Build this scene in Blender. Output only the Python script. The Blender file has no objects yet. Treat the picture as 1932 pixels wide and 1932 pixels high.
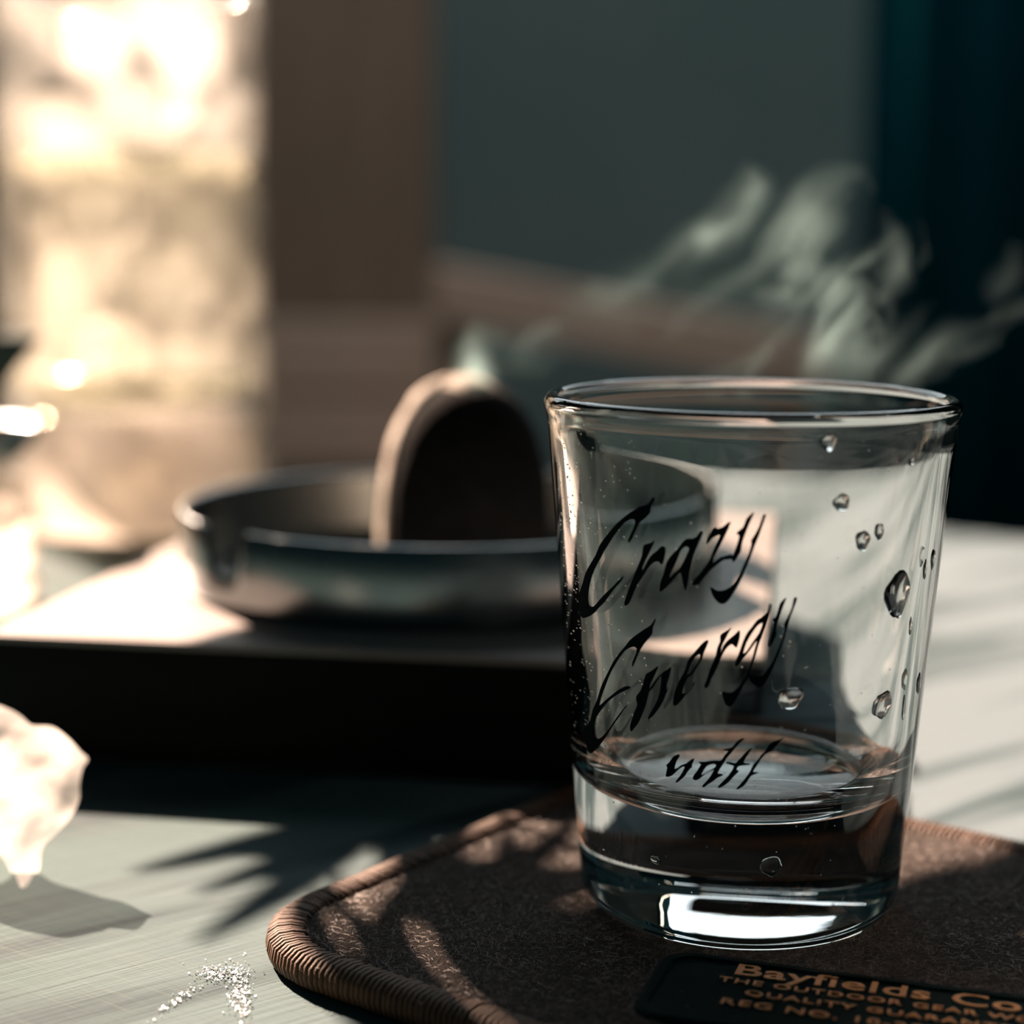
import bpy, bmesh, math, random
import numpy as np
from mathutils import Vector, Matrix
from mathutils.geometry import tessellate_polygon
from mathutils import noise as mn
random.seed(7)
S = bpy.context.scene
COL = S.collection
MM = 0.001
PI = math.pi

# ------------------------------------------------------------------ camera
CAM_H, PITCH, ROLL, FPX = 81.2, 0.153423, 0.0077344, 3408.6
cs, sn, cr, sr = math.cos(PITCH), math.sin(PITCH), math.cos(ROLL), math.sin(ROLL)
R0, U0, F0 = Vector((1, 0, 0)), Vector((0, sn, cs)), Vector((0, cs, -sn))
Rr, Ur = R0 * cr + U0 * sr, R0 * -sr + U0 * cr
cd = bpy.data.cameras.new('camera')
cam = bpy.data.objects.new('camera', cd)
COL.objects.link(cam)
m = Matrix.Identity(4)
for i in range(3):
    m[i][0], m[i][1], m[i][2] = Rr[i], Ur[i], -F0[i]
m.translation = Vector((0, 0, CAM_H * MM))
cam.matrix_world = m
cd.sensor_width = 36
cd.lens = 36 * FPX / 1932
cd.clip_start = 0.01
cd.dof.use_dof = True
cd.dof.focus_distance = 0.199
cd.dof.aperture_fstop = 11.0
S.camera = cam

# ------------------------------------------------------------------ world, sun, exposure
S.view_settings.view_transform = 'Standard'
S.view_settings.look = 'None'
S.view_settings.gamma = 1
S.view_settings.use_curve_mapping = False
S.view_settings.exposure = 0.0
w = bpy.data.worlds.new('world')
S.world = w
w.use_nodes = True
w.node_tree.nodes['Background'].inputs[0].default_value = (0.16, 0.5, 0.58, 1)
w.node_tree.nodes['Background'].inputs[1].default_value = 0.035
SUN_AZ, SUN_EL = math.radians(32), math.radians(32)     # azimuth left of the viewing direction
sd = Vector((-math.sin(SUN_AZ) * math.cos(SUN_EL), math.cos(SUN_AZ) * math.cos(SUN_EL), math.sin(SUN_EL)))
sl = bpy.data.lights.new('sun', 'SUN')
sl.energy = 26.0
sl.color = (1.0, 0.71, 0.54)
sl.angle = math.radians(0.53)
sun = bpy.data.objects.new('sun', sl)
COL.objects.link(sun)
sun.rotation_euler = sd.to_track_quat('Z', 'Y').to_euler()
sun.location = sd * 2


def area(name, loc, target, sx, sy, power, color):
    l = bpy.data.lights.new(name, 'AREA')
    l.shape = 'RECTANGLE'
    l.size, l.size_y, l.energy, l.color = sx, sy, power, color
    o = bpy.data.objects.new(name, l)
    COL.objects.link(o)
    o.location = loc
    o.rotation_euler = (Vector(loc) - Vector(target)).to_track_quat('Z', 'Y').to_euler()
    return o


area('window_daylight', (-0.15, 1.97, 1.12), (-0.05, 0.2, 0.1), 2.1, 1.15, 14.0, (0.86, 0.96, 1.0))
spl = bpy.data.lights.new('added_wall_fill', 'SPOT')  # added unseen spot that brightens the background wall
spl.energy, spl.color, spl.spot_size, spl.spot_blend, spl.shadow_soft_size = 19.0, (0.72, 0.93, 1.0), math.radians(64), 0.7, 0.08
so = bpy.data.objects.new('added_wall_fill', spl)
COL.objects.link(so)
so.location = (0.0, 0.75, 1.25)
so.rotation_euler = (so.location - Vector((-0.02, 2.0, 0.05))).to_track_quat('Z', 'Y').to_euler()
cy = S.cycles
cy.max_bounces = 14
cy.transmission_bounces = 12
cy.glossy_bounces = 6
cy.diffuse_bounces = 3
cy.transparent_max_bounces = 24
cy.volume_bounces = 1
cy.sample_clamp_indirect = 4.0
cy.use_denoising = True


# ------------------------------------------------------------------ helpers
def un(px, py, z=0.0):
    """point (mm) on the horizontal plane z under a pixel of the 1932 px picture"""
    X, Y = px - 966, py - 966
    x, y = (X * cr + Y * sr) / FPX, (-X * sr + Y * cr) / FPX
    D = Vector((x, cs - y * sn, -sn - y * cs))
    t = (z - CAM_H) / D.z
    return Vector((0, 0, CAM_H)) + D * t


def ray(px, py):
    X, Y = px - 966, py - 966
    x, y = (X * cr + Y * sr) / FPX, (-X * sr + Y * cr) / FPX
    return Vector((x, cs - y * sn, -sn - y * cs))


def at_depth(px, py, d):
    D = ray(px, py)
    return Vector((0, 0, CAM_H)) + D * (d / D.y)


def zat(py, d):
    """height (mm) seen at row py at distance d"""
    return at_depth(966, py, d).z


def mesh(name, verts, faces, mat=None, parent=None, smooth=True, loc=None, rotz=0.0):
    me = bpy.data.meshes.new(name)
    me.from_pydata([(v[0] * MM, v[1] * MM, v[2] * MM) for v in verts], [], faces)
    me.validate()
    bm = bmesh.new()
    bm.from_mesh(me)
    bmesh.ops.recalc_face_normals(bm, faces=bm.faces)
    bm.to_mesh(me)
    bm.free()
    if smooth:
        me.polygons.foreach_set('use_smooth', [True] * len(me.polygons))
    me.update()
    o = bpy.data.objects.new(name, me)
    COL.objects.link(o)
    if mat:
        me.materials.append(mat)
    if parent:
        o.parent = parent
    if loc is not None:
        o.location = Vector(loc) * MM
    o.rotation_euler.z = rotz
    return o


def tag(o, label=None, cat=None, group=None, kind=None):
    if label: o['label'] = label
    if cat: o['category'] = cat
    if group: o['group'] = group
    if kind: o['kind'] = kind
    return o


def empty(name, loc, rotz=0.0):
    o = bpy.data.objects.new(name, None)
    COL.objects.link(o)
    o.location = Vector(loc) * MM
    o.rotation_euler.z = rotz
    o.empty_display_size = 0.01
    return o


def lathe(profile, n=96, closed=False, cx=0, cy_=0):
    """profile [(r,z)]; r==0 ends are poles"""
    V, F, rows = [], [], []
    for r, z in profile:
        if r <= 1e-6:
            rows.append([len(V)] * n)
            V.append((cx, cy_, z))
        else:
            rows.append([len(V) + i for i in range(n)])
            V += [(cx + r * math.cos(2 * PI * i / n), cy_ + r * math.sin(2 * PI * i / n), z) for i in range(n)]
    k = len(rows)
    for j in range(k if closed else k - 1):
        a, b = rows[j], rows[(j + 1) % k]
        for i in range(n):
            q = []
            for v in (a[i], a[(i + 1) % n], b[(i + 1) % n], b[i]):
                if v not in q: q.append(v)
            if len(q) >= 3: F.append(q)
    return V, F


def spline(pts, n=8, closed=False):
    """Catmull-Rom through pts"""
    P = [Vector(p) for p in pts]
    out = []
    m_ = len(P)
    rng = range(m_ if closed else m_ - 1)
    for i in rng:
        p0 = P[i - 1] if (closed or i > 0) else P[i]
        p1, p2 = P[i], P[(i + 1) % m_]
        p3 = P[(i + 2) % m_] if (closed or i + 2 < m_) else p2
        for j in range(n):
            t = j / n
            out.append(0.5 * ((2 * p1) + (p2 - p0) * t + (2 * p0 - 5 * p1 + 4 * p2 - p3) * t * t + (3 * p1 - p0 - 3 * p2 + p3) * t ** 3))
    if not closed: out.append(P[-1])
    return out


def bevel_box(name, sx, sy, sz, bev, mat, parent=None, loc=(0, 0, 0), rotz=0.0, seg=3):
    """box with its base at z=0, centred in x and y"""
    bm = bmesh.new()
    bmesh.ops.create_cube(bm, size=1)
    bmesh.ops.scale(bm, vec=(sx * MM, sy * MM, sz * MM), verts=bm.verts)
    bmesh.ops.translate(bm, vec=(0, 0, sz * MM / 2), verts=bm.verts)
    if bev:
        bmesh.ops.bevel(bm, geom=bm.edges[:], offset=bev * MM, segments=seg, affect='EDGES', profile=0.5)
    me = bpy.data.meshes.new(name)
    bm.to_mesh(me)
    bm.free()
    me.materials.append(mat)
    o = bpy.data.objects.new(name, me)
    COL.objects.link(o)
    o.parent = parent
    o.location = Vector(loc) * MM
    o.rotation_euler.z = rotz
    return o


class NT:
    """small node-tree writer"""
    def __init__(s, name):
        s.mat = bpy.data.materials.new(name)
        s.mat.use_nodes = True
        s.nt = s.mat.node_tree
        s.nt.nodes.clear()
        s.out = s.n('ShaderNodeOutputMaterial')

    def n(s, typ, **kw):
        x = s.nt.nodes.new(typ)
        for k, v in kw.items():
            if k.startswith('i_'):
                x.inputs[k[2:].replace('_', ' ')].default_value = v
            else:
                setattr(x, k, v)
        return x

    def l(s, a, b):
        s.nt.links.new(a, b)

    def tex(s, scale=(1, 1, 1), rot=(0, 0, 0), gen='Object'):
        tc = s.n('ShaderNodeTexCoord')
        mp = s.n('ShaderNodeMapping')
        mp.inputs['Scale'].default_value = scale
        mp.inputs['Rotation'].default_value = rot
        s.l(tc.outputs[gen], mp.inputs['Vector'])
        return mp.outputs[0]

    def noise(s, vec, scale, detail=4, rough=0.5, dist=0.0):
        x = s.n('ShaderNodeTexNoise')
        x.inputs['Scale'].default_value = scale
        x.inputs['Detail'].default_value = detail
        x.inputs['Roughness'].default_value = rough
        x.inputs['Distortion'].default_value = dist
        s.l(vec, x.inputs['Vector'])
        return x.outputs['Fac']

    def ramp(s, fac, stops):
        x = s.n('ShaderNodeValToRGB')
        e = x.color_ramp.elements
        while len(e) < len(stops): e.new(0.5)
        for q, (p, c) in zip(e, stops):
            q.position = p
            q.color = (*c, 1) if len(c) == 3 else c
        s.l(fac, x.inputs[0])
        return x.outputs[0]

    def bump(s, h, strength, dist):
        x = s.n('ShaderNodeBump')
        x.inputs['Strength'].default_value = strength
        x.inputs['Distance'].default_value = dist
        s.l(h, x.inputs['Height'])
        return x.outputs[0]

    def pbr(s, color=(0.5, 0.5, 0.5), rough=0.5, metal=0.0, **kw):
        x = s.n('ShaderNodeBsdfPrincipled')
        x.inputs['Base Color'].default_value = (*color, 1)
        x.inputs['Roughness'].default_value = rough
        x.inputs['Metallic'].default_value = metal
        for k, v in kw.items():
            x.inputs[k].default_value = v
        s.l(x.outputs[0], s.out.inputs[0])
        return x


def noisy(name, c1, c2, scale, rough=0.6, metal=0.0, stretch=(1, 1, 1), bump=0.0, bdist=0.0002, bscale=None, **kw):
    t = NT(name)
    v = t.tex(stretch)
    f = t.noise(v, scale, 5, 0.55)
    p = t.pbr(c1, rough, metal, **kw)
    t.l(t.ramp(f, [(0.3, c1), (0.7, c2)]), p.inputs['Base Color'])
    if bump:
        g = t.noise(v, bscale or scale * 3, 4, 0.6)
        t.l(t.bump(g, bump, bdist), p.inputs['Normal'])
    return t.mat


# ------------------------------------------------------------------ materials
def glass_mat(name, color=(0.97, 0.985, 0.975), ior=1.5, wob=0.0):
    t = NT(name)
    p = t.pbr(color, 0.0, 0.0, IOR=ior)
    p.inputs['Transmission Weight'].default_value = 1.0
    if wob:
        v = t.tex((1, 1, 0.25))
        f = t.noise(v, 260, 2, 0.5)
        t.l(t.bump(f, wob, 0.0004), p.inputs['Normal'])
    return t.mat


M = {}
M['glass'] = glass_mat('clear_glass', wob=0.03)
M['water'] = glass_mat('clear_liquid', (0.98, 0.98, 0.97), 1.34)
M['print'] = noisy('black_print', (0.0015, 0.004, 0.006), (0.002, 0.006, 0.009), 900, 0.8, **{'Specular IOR Level': 0.05})


def thin_glass(name, tint, gloss_rough, milk, milk_col, scale=60):
    """clear thin glass with a milky share: transparent + translucent + fresnel gloss"""
    t = NT(name)
    tr = t.n('ShaderNodeBsdfTransparent')
    tr.inputs[0].default_value = (*tint, 1)
    tl = t.n('ShaderNodeBsdfTranslucent')
    tl.inputs[0].default_value = (*milk_col, 1)
    df = t.n('ShaderNodeBsdfDiffuse')
    df.inputs[0].default_value = (*milk_col, 1)
    mk = t.n('ShaderNodeMixShader')
    mk.inputs[0].default_value = 0.35
    t.l(tl.outputs[0], mk.inputs[1]); t.l(df.outputs[0], mk.inputs[2])
    a = t.n('ShaderNodeMixShader')
    v = t.tex()
    f = t.noise(v, scale, 3, 0.5)
    mr = t.n('ShaderNodeMapRange')
    mr.inputs['From Min'].default_value = 0.41
    mr.inputs['From Max'].default_value = 0.6
    mr.inputs['To Min'].default_value = milk * 0.12
    mr.inputs['To Max'].default_value = min(1, milk * 2.0)
    t.l(f, mr.inputs['Value'])
    t.l(mr.outputs[0], a.inputs[0])
    t.l(tr.outputs[0], a.inputs[1]); t.l(mk.outputs[0], a.inputs[2])
    g = t.n('ShaderNodeBsdfGlossy')
    g.inputs['Roughness'].default_value = gloss_rough
    fr = t.n('ShaderNodeFresnel')
    fr.inputs[0].default_value = 1.45
    b = t.n('ShaderNodeMixShader')
    ge = t.n('ShaderNodeNewGeometry')
    iv = t.n('ShaderNodeMath', operation='SUBTRACT'); iv.inputs[0].default_value = 1.0
    t.l(ge.outputs['Backfacing'], iv.inputs[1])
    fm = t.n('ShaderNodeMath', operation='MULTIPLY')
    t.l(fr.outputs[0], fm.inputs[0]); t.l(iv.outputs[0], fm.inputs[1])
    t.l(fm.outputs[0], b.inputs[0])
    t.l(a.outputs[0], b.inputs[1]); t.l(g.outputs[0], b.inputs[2])
    t.l(b.outputs[0], t.out.inputs[0])
    return t.mat


M['tumbler'] = thin_glass('tumbler_glass', (0.97, 0.97, 0.95), 0.06, 0.11, (0.95, 0.94, 0.9))
M['tumbler_base'] = thin_glass('thick_glass_base', (0.9, 0.9, 0.88), 0.1, 0.55, (0.9, 0.82, 0.78), 12)
M['drink'] = thin_glass('pale_drink', (0.97, 0.96, 0.93), 0.1, 0.07, (0.95, 0.92, 0.85), 70)
M['bright_band'] = thin_glass('milky_band', (0.95, 0.95, 0.9), 0.2, 1.0, (1.0, 0.98, 0.92), 90)
M['ice'] = thin_glass('clear_ice', (0.96, 0.97, 0.97), 0.12, 0.26, (0.97, 0.94, 0.93), 120)

# pale scratched tabletop with dark feathered strokes
t = NT('brushed_pale_paint')
va = t.tex((1, 1, 1), (0, 0, math.radians(-38)))
st = t.n('ShaderNodeMapping'); st.inputs['Scale'].default_value = (9, 75, 1)
t.l(va, st.inputs[0])
f1 = t.noise(st.outputs[0], 1.0, 3, 0.5, 0.6)
st2 = t.n('ShaderNodeMapping'); st2.inputs['Scale'].default_value = (60, 1400, 1)
t.l(va, st2.inputs[0])
f2 = t.noise(st2.outputs[0], 1.0, 4, 0.6, 0.3)
vb = t.tex((1, 1, 1), (0, 0, math.radians(35)))
st3 = t.n('ShaderNodeMapping'); st3.inputs['Scale'].default_value = (80, 1900, 1)
t.l(vb, st3.inputs[0])
f3 = t.noise(st3.outputs[0], 1.0, 3, 0.6, 0.2)
big = t.noise(t.tex(), 14, 3, 0.5)
dark = t.ramp(f1, [(0.40, (1, 1, 1)), (0.54, (0, 0, 0))])
# glare put into the base colour: paler to the far right, greener near left
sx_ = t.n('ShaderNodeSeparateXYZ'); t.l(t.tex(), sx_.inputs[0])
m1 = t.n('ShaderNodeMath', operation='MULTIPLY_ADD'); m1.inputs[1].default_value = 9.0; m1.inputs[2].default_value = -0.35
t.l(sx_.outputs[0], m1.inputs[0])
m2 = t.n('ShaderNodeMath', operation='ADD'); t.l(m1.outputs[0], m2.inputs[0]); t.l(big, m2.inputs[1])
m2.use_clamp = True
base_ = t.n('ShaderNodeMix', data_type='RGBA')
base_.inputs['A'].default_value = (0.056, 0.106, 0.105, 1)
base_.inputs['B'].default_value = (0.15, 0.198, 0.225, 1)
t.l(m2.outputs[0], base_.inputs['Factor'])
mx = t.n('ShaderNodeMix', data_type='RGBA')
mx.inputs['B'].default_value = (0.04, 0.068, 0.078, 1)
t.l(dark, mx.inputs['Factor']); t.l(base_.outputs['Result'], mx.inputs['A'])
mx2 = t.n('ShaderNodeMix', data_type='RGBA')
mx2.inputs['B'].default_value = (0.12, 0.155, 0.14, 1)
t.l(t.ramp(f3, [(0.55, (0, 0, 0)), (0.75, (0.5, 0.5, 0.5))]), mx2.inputs['Factor'])
t.l(mx.outputs['Result'], mx2.inputs['A'])
p = t.pbr((0.3, 0.4, 0.4), 0.75, **{'Specular IOR Level': 0.08})
t.l(mx2.outputs['Result'], p.inputs['Base Color'])
ad = t.n('ShaderNodeMath', operation='ADD')
t.l(f2, ad.inputs[0]); t.l(f3, ad.inputs[1])
t.l(t.bump(ad.outputs[0], 0.6, 0.0003), p.inputs['Normal'])
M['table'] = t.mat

M['sunlit_wood'] = noisy('sunlit_box_wood', (0.27, 0.235, 0.22), (0.36, 0.315, 0.30), 30, 0.42, stretch=(1, 9, 9), bump=0.25, bdist=0.0003)
M['shaded_wood'] = noisy('shaded_box_wood', (0.004, 0.004, 0.004), (0.010, 0.009, 0.008), 30, 0.7, stretch=(1, 9, 9), bump=0.25, bdist=0.0003, **{'Specular IOR Level': 0.15})  # pale box top, black body: sun and shade put into the colours
# brushed steel
t = NT('brushed_steel')
v = t.tex((6, 6, 260))
f = t.noise(v, 8, 4, 0.6)
p = t.pbr((0.24, 0.27, 0.28), 0.22, 1.0, Anisotropic=0.5)
t.l(t.bump(f, 0.12, 0.0002), p.inputs['Normal'])
M['steel'] = t.mat
M['char'] = noisy('charred_dark_powder', (0.006, 0.006, 0.007), (0.014, 0.013, 0.013), 300, 0.95, bump=0.8, bdist=0.0006, bscale=900, **{'Specular IOR Level': 0.1})
M['ash'] = noisy('pale_ash', (0.45, 0.38, 0.32), (0.85, 0.78, 0.7), 260, 0.95, bump=0.9, bdist=0.0006, bscale=1500)
M['felt'] = noisy('brown_felt', (0.022, 0.013, 0.009), (0.042, 0.026, 0.018), 420, 0.95, bump=1.0, bdist=0.0006, bscale=2600)
M['fibre'] = noisy('felt_fibre', (0.09, 0.07, 0.06), (0.19, 0.13, 0.10), 700, 0.5)
M['thread'] = noisy('brown_thread', (0.085, 0.038, 0.018), (0.15, 0.07, 0.03), 1500, 0.6, bump=0.8, bdist=0.0002, bscale=5000)
M['patch'] = noisy('dark_green_weave', (0.0006, 0.008, 0.009), (0.001, 0.016, 0.016), 2600, 0.9, bump=0.5, bdist=0.0001, bscale=4500, **{'Specular IOR Level': 0.12})
M['gold_thread'] = noisy('orange_thread', (0.85, 0.32, 0.09), (1.0, 0.45, 0.14), 2600, 0.6, bump=0.8, bdist=0.0002, bscale=4500)
M['dark_metal'] = noisy('dark_green_metal', (0.03, 0.06, 0.055), (0.05, 0.09, 0.08), 60, 0.35, metal=0.6)
t = NT('crinkled_tissue')
tl = t.n('ShaderNodeBsdfTranslucent'); tl.inputs[0].default_value = (1.0, 0.97, 0.93, 1)
gl = t.n('ShaderNodeBsdfGlossy'); gl.inputs['Roughness'].default_value = 0.35
df = t.n('ShaderNodeBsdfDiffuse'); df.inputs[0].default_value = (0.95, 0.93, 0.9, 1)
tp_ = t.n('ShaderNodeBsdfTransparent')
c_ = t.n('ShaderNodeMixShader'); c_.inputs[0].default_value = 0.4
a = t.n('ShaderNodeMixShader'); a.inputs[0].default_value = 0.3
b = t.n('ShaderNodeMixShader'); b.inputs[0].default_value = 0.2
t.l(tl.outputs[0], a.inputs[1]); t.l(df.outputs[0], a.inputs[2])
t.l(a.outputs[0], b.inputs[1]); t.l(gl.outputs[0], b.inputs[2])
t.l(b.outputs[0], c_.inputs[1]); t.l(tp_.outputs[0], c_.inputs[2])
t.l(c_.outputs[0], t.out.inputs[0])
M['tissue'] = t.mat
M['stone'] = thin_glass('pale_wax', (0.9, 0.85, 0.8), 0.3, 0.8, (1.0, 0.96, 0.9), 60)
M['glint'] = noisy('pale_glint', (0.9, 0.85, 0.8), (0.95, 0.92, 0.88), 50, 0.3, metal=1.0)
M['wall'] = noisy('grey_green_plaster', (0.16, 0.20, 0.19), (0.22, 0.25, 0.23), 3, 0.9)
M['floor'] = noisy('dark_floorboards', (0.06, 0.05, 0.045), (0.09, 0.075, 0.06), 5, 0.7, stretch=(1, 8, 1))
M['curtain'] = noisy('dark_teal_cloth', (0.001, 0.022, 0.028), (0.002, 0.026, 0.033), 6, 1.0, **{'Specular IOR Level': 0.0})
M['brown_wood'] = noisy('reddish_brown_wood', (0.72, 0.43, 0.31), (0.85, 0.54, 0.40), 10, 0.6, stretch=(1, 8, 8))
M['dark_wood'] = noisy('dark_brown_wood', (0.27, 0.155, 0.10), (0.36, 0.21, 0.145), 6, 0.7, stretch=(8, 8, 1))
M['leaf'] = noisy('green_leaf', (0.03, 0.09, 0.03), (0.05, 0.13, 0.05), 60, 0.5)
M['clay'] = noisy('clay', (0.25, 0.12, 0.07), (0.3, 0.15, 0.09), 40, 0.8)

# ------------------------------------------------------------------ setting: table, floor, wall
T_R, T_C = 350.0, (-60.0, 200.0)
tb = empty('round_table', (T_C[0], T_C[1], -740))
tag(tb, 'round table with a pale scratched top under everything', 'table')
prof = [(0, 726), (T_R - 6, 726), (T_R - 1.5, 728), (T_R, 732), (T_R, 736), (T_R - 1.2, 739), (T_R - 4, 740), (T_R * 0.6, 740), (0, 740)]
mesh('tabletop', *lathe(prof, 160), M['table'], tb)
mesh('pedestal', *lathe([(0, 726), (60, 726), (60, 716), (30, 700), (30, 60), (60, 40), (220, 14), (225, 0), (0, 0)], 48), M['dark_metal'], tb)

fl = mesh('floor', [(-2600, -1500, -740), (2600, -1500, -740), (2600, 2300, -740), (-2600, 2300, -740)], [(0, 1, 2, 3)], M['floor'], smooth=False)
tag(fl, kind='structure')
wb = empty('wall_back', (0, 2100, -740))
tag(wb, kind='structure')
WX0, WX1, WZ0, WZ1 = -1750, 940, 520, 1950          # window opening above the picture (mm, z from the table top)
for x0, x1, z0, z1 in ((-2600, 2600, -740, WZ0), (-2600, WX0, WZ0, WZ1), (WX1, 2600, WZ0, WZ1), (-2600, 2600, WZ1, 2150)):
    bevel_box('wall_section', x1 - x0, 80, z1 - z0, 0, M['wall'], wb, ((x0 + x1) / 2, 0, z0 + 740))
wn = empty('window_1', (0, 2080, WZ0))
tag(wn, kind='structure')
for x0, x1, z0, z1 in ((WX0, WX1, -30, 20), (WX0, WX1, 1390, 1430), (WX0, WX0 + 40, 20, 1390), (WX1 - 40, WX1, 20, 1390), (-645, -605, 20, 1390)):
    bevel_box('window_frame', x1 - x0, 60, z1 - z0, 3, M['dark_metal'], wn, ((x0 + x1) / 2, -60, z0))


# ------------------------------------------------------------------ shot glass
GX, GY, GZ = 27.18, 205.87, 3.25
RT, RB, GH = 23.4, 18.55, 60.0


def r_out(z):           # z above the glass's own base
    return RB + (RT - RB) * max(0.0, (z - 1.0)) / (GH - 1.0)


outer = [(0, 0.9), (9, 0.75), (14.0, 0.35), (15.6, 0.0), (16.6, 0.05), (17.5, 0.5), (18.2, 1.4), (r_out(3) - 0.05, 2.6)]
outer += [(r_out(z), z) for z in (4, 6, 9, 12, 16, 20, 26, 32, 38, 44, 50, 54, 56.5)]
rim = [(r_out(57.5) + 0.10, 57.6), (r_out(58.5) + 0.30, 58.5), (r_out(59) + 0.25, 59.2), (RT - 0.15, 59.75), (RT - 0.65, 60.0),
       (RT - 1.15, 59.8), (RT - 1.5, 59.3), (RT - 1.62, 58.6)]
BOWL = 13.2


def r_in(z):
    return r_out(z) - (1.35 + 1.65 * (1 - (z - 18) / 42.0))


inner = [(r_in(z), z) for z in (56.5, 54, 50, 44, 38, 32, 27, 23, 20.5)]
bowl = [(r_in(19.0) - 0.2, 18.9), (r_in(18) - 0.8, 17.2), (14.1, 15.4), (12.2, 14.3), (9.5, 13.6), (6, 13.25), (3, 13.2), (0, BOWL)]
sg = empty('shot_glass', (GX, GY, GZ))
tag(sg, 'clear tapered shot glass with dark slanted lettering standing on the brown felt coaster', 'glass')
V, F = lathe(outer + rim + inner + bowl, 192)
body = mesh('glass_body', V, F, M['glass'], sg)

# lettering, outlines in picture pixels of three zoomed crops, laid onto the cone of the glass
L1 = dict(o=(1080, 930), k=380 / 1932, glyphs=[
    [[(785,60),(765,55),(735,100),(700,122),(640,135),(560,185),(480,250),(400,325),(330,410),(265,500),(225,600),(170,690),(125,780),(100,870),(70,960),(62,1060),(65,1140),(90,1190),(120,1195),(170,1175),(215,1140),(250,1100),(310,1040),(360,970),(410,905),(460,850),(490,800),(440,845),(390,900),(330,955),(260,1030),(215,1085),(185,1095),(160,1080),(148,1030),(150,960),(165,870),(190,780),(230,690),(270,620),(300,560),(345,490),(400,400),(450,340),(500,285),(550,255),(590,250),(605,275),(600,310),(570,380),(545,430),(535,470),(550,465),(575,420),(600,365),(640,290),(690,245),(740,190),(748,125)]],
    [[(785,455),(755,480),(700,495),(680,520),(670,600),(640,680),(590,800),(545,920),(500,1050),(510,1080),(545,1050),(575,980),(620,880),(680,790),(740,700),(790,660),(830,660),(855,690),(875,640),(890,560),(885,520),(850,515),(820,550),(770,590),(730,640),(680,740),(668,715),(720,600),(760,520)]],
    [[(1245,370),(1225,370),(1190,420),(1150,440),(1100,440),(1060,470),(1010,540),(950,600),(905,670),(880,770),(850,850),(835,930),(850,942),(900,905),(950,850),(1010,780),(1040,770),(1055,830),(1070,900),(1085,935),(1100,880),(1115,800),(1140,680),(1160,600),(1200,500),(1240,400)],
     [(1090,510),(1120,530),(1110,570),(1060,680),(1020,740),(960,790),(935,820),(935,780),(980,690),(1010,620),(1045,540)]],
    [[(1515,280),(1490,290),(1440,330),(1385,345),(1355,330),(1330,370),(1300,430),(1285,480),(1300,485),(1340,430),(1390,405),(1415,410),(1380,490),(1350,560),(1320,640),(1280,700),(1220,780),(1150,860),(1160,882),(1210,870),(1260,810),(1320,740),(1380,690),(1450,640),(1530,632),(1530,598),(1500,600),(1420,620),(1360,665),(1340,668),(1360,610),(1400,530),(1450,430),(1490,350)]],
    [[(1740,190),(1720,200),(1670,250),(1640,330),(1575,385),(1600,405),(1595,450),(1570,530),(1545,595),(1530,635),(1550,660),(1590,600),(1612,560),(1625,480),(1660,380),(1700,280)]],
    [[(1850,205),(1830,215),(1790,330),(1740,420),(1715,460),(1720,490),(1690,590),(1650,680),(1600,790),(1540,880),(1470,930),(1390,940),(1330,905),(1325,925),(1350,990),(1400,1050),(1445,1062),(1490,1035),(1540,960),(1590,870),(1640,770),(1700,630),(1740,520),(1790,400),(1850,225)]],
])
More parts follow.
